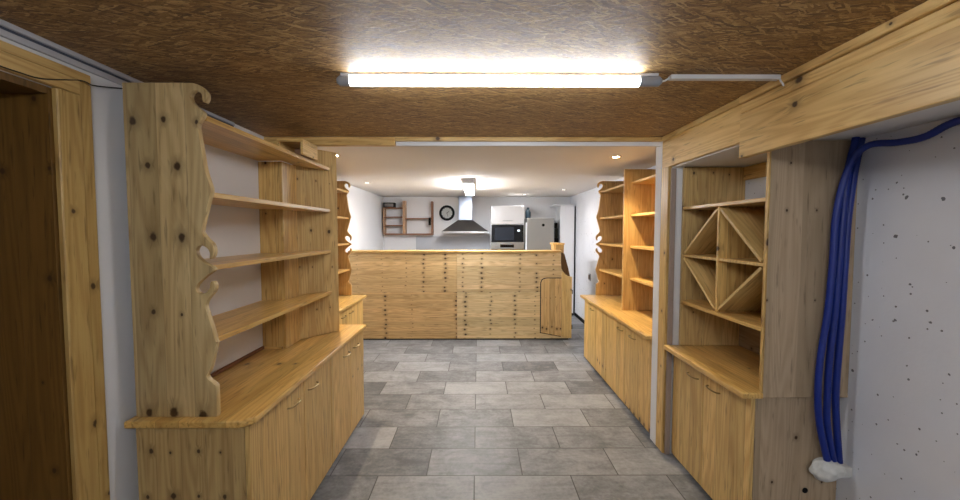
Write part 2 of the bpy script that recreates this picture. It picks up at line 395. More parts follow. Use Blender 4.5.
# white rail along the top of the left wall
bm = BM(); bx(bm, WLX, WLX + 0.014, FRONT, 2.40, 2.182, CZ, bev=0.003); bx(bm, WLX, WLX + 0.012, FRONT, 2.40, 2.150, 2.171, bev=0.002)
struct('trim_11', bm, plain('grey_white_rail', (184, 184, 190), 0.5, 0.4, var=0.03))
struct('trim_12', box(WLX, WLX + 0.005, FRONT, 2.40, 2.1715, 2.1815), plain('groove_shade_strip', (78, 84, 98), 0.6, 0.3))  # dark-coloured strip in the rail groove, deepening the shade of the recess
# thin dark crack / cable line at the door head
tag(obj('thin_cord', tube(BM(), spline([(-1.450, 1.19, 2.05), (-1.451, 1.272, 2.051), (-1.451, 1.341, 2.057), (-1.455, 1.47, 2.10), (-1.458, 1.52, 2.101), (-1.470, 1.60, 2.122), (-1.472, 1.66, 2.139)], 8), 0.0022, 6), DARKGAP), 'thin dark cord strung across the door head to the scrolled side board', 'cord')
struct('baseboard_right', box(WRX - 0.012, WRX, 5.2, 7.10, 0, 0.06, bev=0.002), BLACKP)

# wooden door opening on the left
d = thing('door_1', 'knotty pine door frame with deep wood-lined reveal in left wall', 'door', (WLX, 0.89, 0)); d['kind'] = 'structure'
bm = BM(); bx(bm, WLX, WLX + 0.022, 1.385, 1.468, 0, 2.046, bev=0.004); bx(bm, WLX, WLX + 0.014, 1.470, 1.518, 0, 2.100, bev=0.006, seg=2)
obj('casing', bm, P_FR, d)
bm = BM(); bx(bm, WLX, WLX + 0.022, 0.345, 0.425, 0, 2.046, bev=0.004); bx(bm, WLX, WLX + 0.014, 0.298, 0.343, 0, 2.100, bev=0.006)
obj('casing', bm, P_FR, d)
bm = BM(); bx(bm, WLX, WLX + 0.022, 0.345, 1.468, 2.047, 2.100, bev=0.003); bx(bm, WLX, WLX + 0.014, 0.298, 1.518, 2.101, 2.135, bev=0.003)
obj('head_casing', bm, P_YZ, d)
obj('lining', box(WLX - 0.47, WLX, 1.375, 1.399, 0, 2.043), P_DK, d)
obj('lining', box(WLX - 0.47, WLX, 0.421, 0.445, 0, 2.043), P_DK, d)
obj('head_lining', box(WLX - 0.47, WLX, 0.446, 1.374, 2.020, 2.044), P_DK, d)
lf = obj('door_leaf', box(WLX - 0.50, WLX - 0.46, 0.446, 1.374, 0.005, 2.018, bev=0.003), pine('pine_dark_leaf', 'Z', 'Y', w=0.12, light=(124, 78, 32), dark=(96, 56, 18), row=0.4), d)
obj('door_handle', cyl(cyl(BM(), (WLX - 0.46, 0.53, 1.02), (WLX - 0.41, 0.53, 1.02), 0.009, n=12), (WLX - 0.415, 0.525, 1.02), (WLX - 0.415, 0.64, 1.02), 0.009, n=12), STEEL, lf)

# ------------------------------------------------------------------ cabinets
def handle(y0, y1, x, z, sgn, parent):
    """bow handle lying along y on a door that faces sgn*x"""
    ym = (y0 + y1) / 2
    pts = spline([(x, y0, z), (x + sgn * 0.016, y0 + 0.006, z), (x + sgn * 0.024, y0 + 0.03, z), (x + sgn * 0.026, ym, z), (x + sgn * 0.024, y1 - 0.03, z), (x + sgn * 0.016, y1 - 0.006, z), (x, y1, z)], 5)
    return obj('handle', tube(BM(), pts, 0.0040, 8), BRASS, parent, smooth=True)

def base_cabinet(label, group, face, wall, y0, y1, splits, hspots, sgn, mats, top=0.742, hz=0.662, side=None):
    """floor cabinet: body, plinth, doors; face = x of the door fronts; sgn = direction the doors look"""
    zm, zs = mats
    t = thing('base_cabinet', label, 'cabinet', ((face + wall) / 2, (y0 + y1) / 2, 0), group)
    lo, hi = sorted((face - sgn * 0.022, wall))
    body = BM()
    bx(body, lo, hi, y0 + 0.001, y0 + 0.022, 0.0, top, bev=0.001)
    bx(body, lo, hi, y1 - 0.022, y1 - 0.001, 0.0, top, bev=0.001)
    bx(body, lo, hi, y0 + 0.022, y1 - 0.022, top - 0.02, top)
    bx(body, lo, hi, y0 + 0.022, y1 - 0.022, 0.05, 0.07)
    w0, w1 = sorted((wall, wall + sgn * 0.012)); bx(body, w0, w1, y0 + 0.022, y1 - 0.022, 0.07, top - 0.02)
    obj('body', body, side or zs, t)
    k0, k1 = sorted((face - sgn * 0.05, face - sgn * 0.07)); obj('plinth', box(k0, k1, y0 + 0.022, y1 - 0.022, 0, 0.05), DARKGAP, t)
    ys = [y0] + splits + [y1]
    for i, (a, b) in enumerate(zip(ys, ys[1:])):
        f0, f1 = sorted((face, face - sgn * 0.021))
        dr = obj('door', box(f0, f1, a + 0.0025, b - 0.0025, 0.022, top - 0.006, bev=0.0025, seg=2), zm, t)
        if hspots[i]: handle(hspots[i][0], hspots[i][1], face, hz, sgn, dr)
    return t

P_ZYk = pine('pine_door_boards', 'Z', 'Y', w=0.118, light=(220, 178, 108), dark=(184, 132, 66), knots=0.3, row=0.5, seam=0.55)
P_ZYw = pine('pine_door_boards_warm', 'Z', 'Y', w=0.095, light=(224, 178, 104), dark=(190, 134, 62), knots=0.55, row=0.3, seam=0.5)
P_SIDE = pine('pine_cabinet_side', 'Z', 'X', w=0.105, light=(196, 160, 104), dark=(160, 118, 66), knots=0.85, row=0.2, seam=0.35, ksize=1.5)
base_cabinet('two-door pine base cabinet, nearest on the left side of the aisle', 'pine base cabinets', -0.954, WLX + 0.05, 1.60, 2.505,
             [2.115], [(1.925, 2.04), (2.16, 2.275)], 1, (P_ZYk, P_SIDE))
base_cabinet('two-door pine base cabinet at the far end of the long left worktop', 'pine base cabinets', -0.954, WLX + 0.05, 2.508, 3.222,
             [2.90], [(2.73, 2.85), (2.95, 3.07)], 1, (P_ZYk, P_SIDE))
base_cabinet('left pine cabinet farthest away, beside the bar', 'pine base cabinets', -1.395, KLX + 0.01, 3.55, 4.72,
             [4.14], [(3.96, 4.08), (4.20, 4.32)], 1, (P_ZYw, P_ZX))
base_cabinet('pine base cabinet in the right rear room, standing next to the white wall strip', 'pine base cabinets', 1.295, WRX - 0.01, 2.875, 3.90,
             [3.40], [(3.17, 3.29), (3.45, 3.57)], -1, (P_ZYw, P_ZX))
base_cabinet('pine base cabinet on the right, farthest back beside the gap to the bar', 'pine base cabinets', 1.295, WRX - 0.01, 3.903, 4.72,
             [4.27], [None, (4.33, 4.45)], -1, (P_ZYw, P_ZX))
RACKCAB = base_cabinet('pine base cabinet with raw grey side under the diamond bottle rack', 'pine base cabinets', 1.335, WRX - 0.01, 1.868, 2.634,
             [2.275], [(2.115, 2.225), (2.325, 2.435)], -1, (P_ZYk, GREYW), hz=0.655)

def worktop(label, pts, mat, z0=0.743, z1=0.775):
    return tag(obj('worktop', prism(BM(), pts, 'Z', z0, z1, bev=0.007, seg=3), mat, smooth=True), label, 'worktop', 'pine worktops')
worktop('long golden pine worktop on the left, running from foreground to rear room',
        [(-1.442, 1.568), (-0.972, 1.568), (-0.93, 1.612), (-0.93, 3.232), (-1.325, 3.232), (-1.325, 2.956), (-1.442, 2.946)], P_YX)
worktop('short pine worktop at the far left beside the bar', [(KLX + 0.002, 3.53), (-1.355, 3.53), (-1.355, 4.735), (KLX + 0.002, 4.735)], P_YX)
worktop('bright pine worktop under the right-hand scrolled shelves', [(1.245, 2.865), (WRX - 0.002, 2.865), (WRX - 0.002, 4.74), (1.245, 4.74)], P_OR2)
worktop('pine worktop in the alcove under the diamond bottle rack',
        [(1.268, 1.836), (1.366, 1.836), (1.366, 1.860), (WRX - 0.002, 1.860), (WRX - 0.002, 2.637), (1.268, 2.637)], P_YX)

# carved outline of the scrolled side boards: (distance from the wall, height), from the top down to the worktop
SCROLL = [(0.3, 2.143), (0.332, 2.132), (0.355, 2.108), (0.358, 2.088), (0.352, 2.072), (0.345, 2.066), (0.340, 2.076), (0.337, 2.098), (0.323, 2.111), (0.307, 2.113), (0.295, 2.104),
          (0.29, 2.088), (0.298, 2.068), (0.317, 2.049), (0.34, 2.029), (0.336, 2.009), (0.321, 1.989), (0.315, 1.969), (0.319, 1.949), (0.337, 1.813), (0.350, 1.760), (0.362, 1.717),
          (0.353, 1.684), (0.32, 1.562), (0.324, 1.538), (0.339, 1.517), (0.359, 1.497), (0.366, 1.472), (0.360, 1.446), (0.348, 1.435), (0.349, 1.456), (0.342, 1.476),
          (0.322, 1.49), (0.302, 1.489), (0.291, 1.472), (0.296, 1.448), (0.316, 1.427), (0.34, 1.411), (0.36, 1.398), (0.359, 1.386), (0.33, 1.365), (0.301, 1.34),
          (0.286, 1.32), (0.291, 1.299), (0.307, 1.291), (0.328, 1.297), (0.343, 1.316), (0.347, 1.338), (0.354, 1.344), (0.363, 1.335), (0.365, 1.318), (0.359, 1.300), (0.34, 1.278),
          (0.326, 1.258), (0.322, 1.237), (0.333, 1.199), (0.358, 1.099), (0.362, 1.082), (0.334, 0.981), (0.319, 0.951), (0.324, 0.934), (0.348, 0.913), (0.356, 0.892), (0.356, 0.776)]
def scroll(wall, sgn, y0, y1, mat, parent, inset=0.0, off=0.0, smooth_n=3):
    p3 = [Vector((a, b, 0)) for a, b in SCROLL]
    sm = spline(p3, smooth_n)
    pts = [(wall + sgn * inset, 0.776), (wall + sgn * inset, 2.143)] + [(wall + sgn * (p.x - off), p.y) for p in sm]
    if sgn < 0: pts = pts[::-1]
    return obj('side_panel', prism(BM(), pts, 'Y', y0, y1, bev=0.003, seg=2), mat, parent, smooth=True)
SHZ = (2.000, 1.690, 1.385, 1.075)

# left shelving
t = thing('wall_shelf_unit', 'tall pine shelf unit with carved scroll side in the left foreground', 'shelf unit', (-1.25, 2.2, 0.776), 'scrolled pine shelf units')
P_NEAR = pine('pine_scroll_panel', 'Z', 'X', w=0.115, light=(202, 170, 118), dark=(168, 130, 80), knots=0.8, row=0.30, seam=0.3, ksize=1.35)
scroll(-1.445, 1, 1.605, 1.630, P_NEAR, t, inset=0.022)
obj('back_panel', box(-1.4235, -1.416, 1.632, 2.554, 0.776, 2.13), WHITE, t)
for z in SHZ:
    obj('shelf', prism(BM(), [(-1.4155, 1.631), (-1.108, 1.631), (-1.108, 2.955), (-1.262, 2.757), (-1.262, 2.553), (-1.4155, 2.553)], 'Z', z, z + 0.022, bev=0.002), P_YX, t)
obj('end_panel', box(WLX + 0.004, -1.285, 2.556, 2.575, 0.776, 1.998, bev=0.001), P_ZX, t)
obj('return_panel', box(-1.283, -1.264, 2.556, 2.755, 0.776, 1.998, bev=0.001), P_ZY, t)
# slanted board panel behind the shelf ends
p, q = Vector((-1.278, 2.765, 0)), Vector((-1.078, 3.022, 0)); ang = math.atan2(q.y - p.y, q.x - p.x); ln = (q - p).length
obj('slanted_panel', box(0, ln, 0, 0.020, 0.776, 2.145, bev=0.0015), P_ZX2, t, loc=(p.x, p.y, 0), rot=(0, 0, ang))
obj('back_strip', box(-1.4155, -1.404, 1.632, 2.552, 0.776, 0.796, bev=0.002), BROWN, t)
obj('foot_strip', box(-1.403, -1.285, 2.545, 2.555, 0.776, 0.790, bev=0.001), P_XY, t)
# little open wooden box on the top shelf
t = thing('wooden_box', 'small open wooden box lying on the top shelf of the left unit', 'box', (-1.15, 2.53, 2.023))
bm = BM(); bx(bm, -1.235, -1.075, 2.44, 2.66, 2.098, 2.116, bev=0.001); obj('top', bm, P_XY, t)
for x in (-1.235, -1.09): obj('side', box(x, x + 0.015, 2.44, 2.66, 2.023, 2.097, bev=0.001), P_YZ, t)
obj('back', box(-1.22, -1.09, 2.645, 2.66, 2.023, 2.097), LTWOOD, t)

# far left shelving
t = thing('wall_shelf_unit', 'scrolled pine shelf unit at far left, partly hidden behind the foreground unit', 'shelf unit', (-1.68, 4.1, 0.776), 'scrolled pine shelf units')
scroll(KLX, 1, 4.690, 4.715, P_OR, t, inset=0.003, off=0.048)
obj('side_panel', box(KLX + 0.003, -1.56, 3.56, 3.582, 0.776, 2.143, bev=0.001), P_OR, t)
for z in SHZ: obj('shelf', box(KLX + 0.003, -1.540, 3.584, 4.688, z, z + 0.022, bev=0.002), P_OR2, t)

# right rear shelving
t = thing('wall_shelf_unit', 'warm-lit pine shelf unit with scroll end at the right of the rear room', 'shelf unit', (1.6, 3.8, 0.776), 'scrolled pine shelf units')
scroll(WRX, -1, 4.690, 4.715, P_OR, t, inset=0.003)
obj('middle_panel', box(1.410, WRX - 0.003, 3.79, 3.818, 0.776, 2.143, bev=0.002), P_OR, t)
obj('side_panel', box(1.42, WRX - 0.003, 2.87, 2.892, 0.776, 2.143, bev=0.001), P_OR, t)
for z in SHZ:
    obj('shelf', box(1.455, WRX - 0.003, 3.820, 4.688, z, z + 0.022, bev=0.002), P_OR2, t)
    obj('shelf', box(1.475, WRX - 0.003, 2.894, 3.788, z, z + 0.022, bev=0.002), P_OR2, t)

# bottle rack in the alcove
t = thing('bottle_rack', 'pine bottle rack with a diamond lattice in the right alcove', 'rack', (1.57, 2.24, 0.776))
obj('side_panel', prism(BM(), [(1.368, 0.750), (WRX - 0.004, 0.750), (WRX - 0.004, 1.972), (1.368, 1.972)], 'Y', 1.838, 1.858, bev=0.0015), GREYW, t)
obj('front_edge', box(1.360, 1.3675, 1.838, 1.858, 0.776, 1.972, bev=0.001), P_ZY, t)
obj('side_panel', box(1.368, WRX - 0.004, 2.612, 2.634, 0.776, 1.972, bev=0.0015), P_ZX2, t)
RX0, RX1 = 1.366, WRX - 0.016
obj('back_panel', box(RX1, WRX - 0.004, 1.860, 2.611, 1.087, 1.70), P_ZY, t)
obj('back_panel', box(RX1, WRX - 0.004, 1.860, 2.611, 0.776, 1.065), pine('raw_grey_back', 'Y', 'Z', w=0.15, light=(160, 140, 116), dark=(134, 114, 90), rough=0.7, seam=0.1), t)
obj('top_rail', box(RX1 - 0.004, WRX - 0.004, 1.860, 2.611, 1.885, 1.972, bev=0.002), P_YZ, t)
zt, zb, zm, ym = 1.690, 1.087, 1.388, 2.228
obj('shelf', box(1.362, WRX - 0.005, 1.860, 2.611, zt, zt + 0.020, bev=0.002), P_YX, t)
obj('shelf', box(1.362, WRX - 0.005, 1.860, 2.611, zb - 0.022, zb, bev=0.002), P_YX, t)
obj('divider', box(1.366, RX1 - 0.001, ym - 0.008, ym + 0.008, zb + 0.001, zt - 0.001, bev=0.001), P_ZX, t)
obj('divider', box(1.366, RX1 - 0.001, 1.861, ym - 0.009, zm - 0.008, zm + 0.008, bev=0.001), P_XY, t)
obj('divider', box(1.366, RX1 - 0.001, ym + 0.009, 2.610, zm - 0.008, zm + 0.008, bev=0.001), P_XY, t)
def slat(ya, za, yb, zb_):
    a, b = Vector((ya, za)), Vector((yb, zb_)); n_ = (b - a); L = n_.length; th = math.atan2(n_.y, n_.x)
    obj('diagonal_slat', box(0.0, L, 0.0, RX1 - 0.001 - 1.366, -0.008, 0.008, bev=0.001), P_LOC, t, loc=(RX1 - 0.001, ya, za),
        rot=Matrix(((0, -1, 0), (math.cos(th), 0, -math.sin(th)), (math.sin(th), 0, math.cos(th)))).to_euler())
e = 0.016
slat(1.864 + e, zm + e, ym - e, zt - e); slat(2.608 - e, zm + e, ym + e, zt - e)
slat(1.864 + e, zm - e, ym - e, zb + e); slat(2.608 - e, zm - e, ym + e, zb + e)

# ------------------------------------------------------------------ blue conduits
def hose(label, pts):
    sp_ = resample(spline(pts, 14), 0.006)
    return tag(obj('blue_conduit', tube(BM(), sp_, 0.0148, 12, ribs=0.07), BLUE, smooth=True), label, 'conduit', 'blue conduits by the alcove')
hose('blue corrugated conduit bowing furthest left down the grey board', [(1.757, 1.20, 1.95), (1.757, 1.44, 1.953), (1.755, 1.55, 1.92), (1.745, 1.64, 1.918), (1.715, 1.735, 1.925), (1.678, 1.775, 1.85), (1.648, 1.798, 1.65), (1.640, 1.80, 1.40), (1.628, 1.80, 1.18), (1.602, 1.80, 0.95), (1.598, 1.80, 0.78), (1.612, 1.80, 0.64), (1.655, 1.80, 0.465)])
hose('middle blue conduit of the three hanging beside the grey board', [(1.724, 1.802, 1.976), (1.716, 1.802, 1.93), (1.699, 1.804, 1.84), (1.684, 1.805, 1.65), (1.674, 1.805, 1.40), (1.666, 1.805, 1.18), (1.650, 1.805, 0.95), (1.647, 1.805, 0.78), (1.652, 1.805, 0.64), (1.690, 1.805, 0.455)])
hose('right blue conduit of the three, closest to the pitted wall', [(1.763, 1.815, 1.976), (1.755, 1.815, 1.93), (1.735, 1.813, 1.82), (1.718, 1.815, 1.62), (1.712, 1.815, 1.40), (1.708, 1.815, 1.18), (1.700, 1.815, 0.95), (1.696, 1.815, 0.78), (1.705, 1.815, 0.64), (1.728, 1.815, 0.44)])
# white plaster plug at their foot
bm = BM()
bmesh.ops.create_icosphere(bm, subdivisions=4, radius=1.0)
rnd = random.Random(3)
from mathutils import noise as mn
for v in bm.verts:
    k = 1 + 0.16 * mn.noise(v.co * 2.3)
    v.co = Vector((1.672 + 0.075 * v.co.x * k + 0.006 * v.co.z, 1.812 + 0.046 * v.co.y * k, 0.412 + 0.050 * v.co.z * k * (1 - 0.22 * v.co.x)))
bm2 = bm; bx(bm2, 1.70, 1.779, 1.795, 1.858, 0.377, 0.430, bev=0.010, seg=2)
tag(obj('plaster_plug', bm2, FOAM, smooth=True), 'white plaster plug where the blue conduits enter the wall base', 'plug')
obj('drilled_hole', cyl(BM(), (1.615, 1.8675, 0.270), (1.615, 1.8688, 0.270), 0.014, n=20), BLACKP, RACKCAB)

# ------------------------------------------------------------------ bar counter
BY = 5.52
P_BAR = [pine('pine_bar_boards_%s' % k, 'X', 'Z', w=0.066, light=l, dark=dk, knots=0.75, row=r, seam=0.35, seed=sd, ksize=0.8) for k, l, dk, r, sd in (
    ('amber', (218, 178, 124), (186, 142, 88), 0.30, 0.1), ('honey', (222, 188, 140), (192, 152, 102), 0.27, 0.4), ('warm', (216, 174, 118), (182, 136, 82), 0.34, 0.7), ('pale', (226, 194, 144), (198, 160, 108), 0.31, 0.9))]
t = thing('bar_counter', 'long bar counter clad in horizontal knotty pine boards', 'bar counter', (-0.3, 5.7, 0))
obj('front_panel', box(KLX + 0.003, -0.300, BY, BY + 0.02, 0.685, 1.243, bev=0.001), P_BAR[0], t)
obj('front_panel', prism(BM(), [(-0.297, 0.685), (1.300, 0.685), (1.300, 0.880), (1.27, 0.905), (1.215, 0.955), (1.180, 1.02), (1.172, 1.12), (1.172, 1.243), (-0.297, 1.243)], 'Y', BY, BY + 0.02, bev=0.001), P_BAR[1], t)
obj('front_panel', box(KLX + 0.003, -0.300, BY, BY + 0.02, 0.02, 0.683, bev=0.001), P_BAR[2], t)
obj('front_panel', box(-0.297, 1.300, BY, BY + 0.02, 0.02, 0.683, bev=0.001), P_BAR[3], t)
obj('plinth', box(KLX + 0.003, 1.29, BY + 0.02, BY + 0.06, 0, 0.02), DARKGAP, t)
obj('top', box(KLX + 0.003, 1.185, BY - 0.015, BY + 0.26, 1.245, 1.272, bev=0.005, seg=2), P_XY, t)
bm = BM(); bx(bm, KLX + 0.003, 1.15, BY + 0.22, BY + 0.24, 0.02, 1.243); obj('back_panel', bm, P_XZ, t)
obj('end_cheek', prism(BM(), [(BY + 0.021, 0.02), (BY + 0.28, 0.02), (BY + 0.28, 0.85), (BY + 0.25, 0.90), (BY + 0.219, 1.243), (BY + 0.021, 1.243)], 'X', 1.151, 1.171), P_ZY, t)
obj('end_bracket', prism(BM(), [(1.173, 0.90), (1.318, 0.90), (1.290, 1.02), (1.235, 1.225), (1.200, 1.243), (1.173, 1.243)], 'Y', BY + 0.06, BY + 0.08, bev=0.001), P_DK, t)
GP = pine('pine_gate_boards', 'Z', 'X', w=0.068, light=(214, 172, 112), dark=(182, 134, 78), knots=0.85, row=0.55, seam=0.7, ksize=0.8)
def gate_outline(o): return [(0.893 - o, 0.112 - o), (1.180, 0.056 - o), (1.180, 0.880 + o), (0.975, 0.880 + o), (0.935 - o * 0.4, 0.873 + o * 0.9), (0.908 - o * 0.7, 0.855 + o * 0.7), (0.896 - o, 0.825), (0.893 - o, 0.79)]
obj('gate_shadow_backing', prism(BM(), gate_outline(0.012), 'Y', BY - 0.006, BY - 0.001), DARKGAP, t)  # dark sheet behind the gate, its colour standing in for the shadow gap
g = obj('gate', prism(BM(), gate_outline(0.0), 'Y', BY - 0.028, BY - 0.007, bev=0.002), GP, t)
obj('hinge_post', prism(BM(), [(1.184, 0.055), (1.325, 0.027), (1.325, 0.905), (1.270, 0.915), (1.225, 0.945), (1.205, 0.975), (1.184, 0.975)], 'Y', BY - 0.030, BY - 0.001, bev=0.002),
    pine('pine_hinge_post', 'Z', 'X', w=0.2, light=(230, 190, 122), dark=(200, 152, 84), knots=0.6, row=0.4, seam=0.0), t)
for z in (0.69, 0.19): obj('hinge', box(1.326, 1.338, BY - 0.028, BY - 0.004, z - 0.03, z + 0.03, bev=0.002), BLACKP, g)
obj('return_top', box(1.11, 1.285, 5.80, 6.05, 1.345, 1.372, bev=0.003), P_OR2, t)
obj('return_panel', box(1.13, 1.275, 5.81, 6.04, 0.0, 1.344), P_OR, t)

# ------------------------------------------------------------------ kitchen at the back
BW = BACK
tag(obj('backsplash', box(-1.20, 0.225, BW - 0.014, BW - 0.003, 0.86, 1.445), SPLASH), 'grey splashback panel under the extractor hood', 'splashback')
t = thing('batten_shelf', 'thin wooden open shelf with small compartments and a long bay on kitchen wall', 'shelf', (-1.3, BW - 0.08, 1.49))
K0, K1 = BW - 0.16, BW - 0.002
obj('upright', box(-1.795, -1.770, K0, K1, 1.49, 1.992), LTWOOD, t)
obj('upright', box(-1.425, -1.375, K0, K1, 1.505, 2.12), LTWOOD, t)
obj('upright', box(-0.885, -0.855, K0, K1, 1.505, 2.11), BROWN, t)
obj('bottom_board', box(-1.769, -0.855, K0, K1, 1.475, 1.503), BROWN, t)
for z in (1.645, 1.805, 1.975): obj('shelf', box(-1.769, -1.426, K0, K1, z, z + 0.018), BROWN, t)
obj('shelf', box(-1.374, -0.886, K0, K1, 1.775, 1.795), BROWN, t)
t = thing('radio', 'flat black box on top of the small kitchen wall shelf', 'radio', (-1.68, BW - 0.09, 1.994))
obj('case', box(-1.79, -1.575, BW - 0.15, BW - 0.03, 1.994, 2.088, bev=0.008, seg=2), BLACKP, t)
obj('grille', box(-1.77, -1.60, BW - 0.154, BW - 0.150, 2.01, 2.07, bev=0.002), DARKST, t)
tag(obj('hanging_remote', box(-0.935, -0.888, K0 - 0.024, K0 - 0.001, 1.66, 1.80, bev=0.006, seg=2), BLACKP), 'small black holder on the right post of the kitchen wall shelf', 'holder')
# clock
cx, cz = -0.597, 1.896
t = thing('wall_clock', 'round wall clock with thick black rim left of the hood', 'clock', (cx, BW - 0.02, cz - 0.15))
obj('rim', ring(BM(), (cx, BW - 0.022, cz), 0.148, 0.104, 0.040, 'Y', 40), BLACKP, t, smooth=True)
obj('dial', cyl(BM(), (cx, BW - 0.003, cz), (cx, BW - 0.014, cz), 0.113, n=40), DIAL, t)
for name, a, L, w in (('hour_hand', 0.9, 0.055, 0.008), ('minute_hand', 2.9, 0.085, 0.005)):
    obj(name, box(-w / 2, w / 2, -0.001, 0.001, -0.012, L), BLACKP, t, loc=(cx, BW - 0.017, cz), rot=(0, a, 0))
for k in range(12):
    a = k * PI / 6; obj('hour_mark', box(-0.003, 0.003, -0.0008, 0.0008, 0.088, 0.106), BLACKP, t, loc=(cx, BW - 0.0155, cz), rot=(0, a, 0))
# extractor hood
t = thing('extractor_hood', 'stainless pyramid extractor hood with polished square chimney', 'hood', (-0.235, BW - 0.25, 1.50))
obj('chimney', box(-0.362, -0.112, BW - 0.27, BW - 0.005, 1.745, CZ + 0.002, bev=0.003), CHIM, t)
bm = BM()
A = [(-0.655, BW - 0.49, 1.548), (0.182, BW - 0.49, 1.548), (0.182, BW - 0.005, 1.548), (-0.655, BW - 0.005, 1.548)]
B = [(-0.372, BW - 0.28, 1.755), (-0.102, BW - 0.28, 1.755), (-0.102, BW - 0.005, 1.755), (-0.372, BW - 0.005, 1.755)]
va = [bm.verts.new(p) for p in A]; vb = [bm.verts.new(p) for p in B]
for k in range(4): bm.faces.new((va[k], va[(k + 1) % 4], vb[(k + 1) % 4], vb[k]))
bm.faces.new(va[::-1]); bm.faces.new(vb); bmesh.ops.recalc_face_normals(bm, faces=bm.faces)
obj('canopy', bm, DARKST, t)
obj('front_lip', box(-0.660, 0.187, BW - 0.495, BW - 0.005, 1.508, 1.547, bev=0.003), STEEL, t)
for x in (-0.26, -0.225, -0.19): obj('button', box(x, x + 0.02, BW - 0.499, BW - 0.495, 1.522, 1.534), BLACKP, t)
# oven tower
TY = 7.0
t = thing('oven_tower', 'tall kitchen cabinet holding a microwave and an oven under a white gloss door', 'cabinet', (0.53, TY + 0.3, 0))
bm = BM(); bx(bm, 0.228, 0.246, TY, BW - 0.003, 0, 2.0); bx(bm, 0.806, 0.824, TY, BW - 0.003, 0, 2.0); bx(bm, 0.246, 0.806, TY, BW - 0.003, 1.985, 2.0)
bx(bm, 0.246, 0.806, TY + 0.02, BW - 0.003, 1.655, 1.668); bx(bm, 0.246, 0.806, TY + 0.02, BW - 0.003, 1.318, 1.330); bx(bm, 0.246, 0.806, TY + 0.4, BW - 0.003, 0.02, 1.31)
obj('body', bm, WPLAST, t)
dr = obj('door', box(0.230, 0.822, TY - 0.021, TY - 0.001, 1.672, 1.994, bev=0.002), GLOSSW, t)
pts = spline([(0.445, TY - 0.021, 1.735), (0.447, TY - 0.045, 1.735), (0.53, TY - 0.047, 1.735), (0.613, TY - 0.045, 1.735), (0.615, TY - 0.021, 1.735)], 5)
obj('handle', tube(BM(), pts, 0.005, 8), STEEL, dr, smooth=True)
obj('lower_door', box(0.230, 0.822, TY - 0.021, TY - 0.001, 0.10, 0.74, bev=0.002), GLOSSW, t)
t = thing('microwave', 'built-in black glass microwave above the oven', 'microwave', (0.53, TY + 0.15, 1.332))
obj('case', box(0.248, 0.804, TY - 0.001, TY + 0.38, 1.332, 1.652), STEEL, t)
fr_ = obj('door', box(0.240, 0.812, TY - 0.022, TY - 0.002, 1.352, 1.658, bev=0.002), BLACKG, t)
obj('window', box(0.300, 0.640, TY - 0.0245, TY - 0.022, 1.385, 1.615, bev=0.001), plain('smoked_glass', (40, 44, 52), 0.1, 0.5), fr_)
obj('side_trim', box(0.229, 0.239, TY - 0.023, TY - 0.002, 1.335, 1.660), STEEL, t)
obj('clock_display', box(0.700, 0.745, TY - 0.0235, TY - 0.022, 1.545, 1.572), glow('lit_display', (0.8, 0.9, 1.0), 0.7), fr_)
t = thing('oven', 'steel-fronted oven below the microwave, only its top panel above the bar', 'oven', (0.53, TY + 0.15, 0.75))
obj('case', box(0.250, 0.802, TY - 0.001, TY + 0.38, 0.752, 1.315), DARKST, t)
fr_ = obj('control_panel', box(0.232, 0.820, TY - 0.024, TY - 0.002, 1.225, 1.332, bev=0.002), STEEL, t)
obj('display', box(0.395, 0.640, TY - 0.0265, TY - 0.024, 1.258, 1.310), BLACKG, fr_)
obj('dial_knob', cyl(BM(), (0.345, TY - 0.024, 1.28), (0.345, TY - 0.045, 1.28), 0.02, n=20), STEEL, fr_)
obj('dial_knob', cyl(BM(), (0.710, TY - 0.024, 1.28), (0.710, TY - 0.045, 1.28), 0.02, n=20), STEEL, fr_)
obj('door', box(0.232, 0.820, TY - 0.024, TY - 0.002, 0.755, 1.22, bev=0.002), BLACKG, t)
# refrigerator
t = thing('refrigerator', 'silver refrigerator with a small dark badge right of the oven tower', 'refrigerator', (1.12, 7.28, 0))
obj('body', box(0.880, 1.372, 7.045, BW - 0.02, 0.0, 1.782, bev=0.006), FRIDGE, t)
dr = obj('door', box(0.876, 1.350, 6.985, 7.042, 0.08, 1.778, bev=0.010, seg=3), FRIDGE, t)
obj('badge', cyl(BM(), (1.162, 6.985, 1.655), (1.162, 6.982, 1.655), 0.026, n=20), BLACKP, dr)
obj('handle', box(0.845, 0.874, 6.975, 7.00, 1.05, 1.70, bev=0.008, seg=2), WPLAST, dr)
# bottle on the fridge side
t = thing('water_jug', 'blue-grey plastic jug squeezed between oven tower and fridge top', 'jug', (0.92, 7.3, 1.783))
bm = BM()
prof = [(0.045, 1.783), (0.05, 1.80), (0.05, 1.89), (0.04, 1.925), (0.022, 1.945), (0.020, 1.965)]
for (r0, z0), (r1, z1) in zip(prof, prof[1:]): cyl(bm, (0.93, 7.30, z0), (0.93, 7.30, z1), r0, r1, n=24, caps=False)
cyl(bm, (0.93, 7.30, 1.7829), (0.93, 7.30, 1.7835), 0.045, n=24)
obj('body', bm, TEAL, t, smooth=True); obj('cap', cyl(BM(), (0.93, 7.30, 1.964), (0.93, 7.30, 1.985), 0.023, n=20), BLACKP, t, smooth=True)
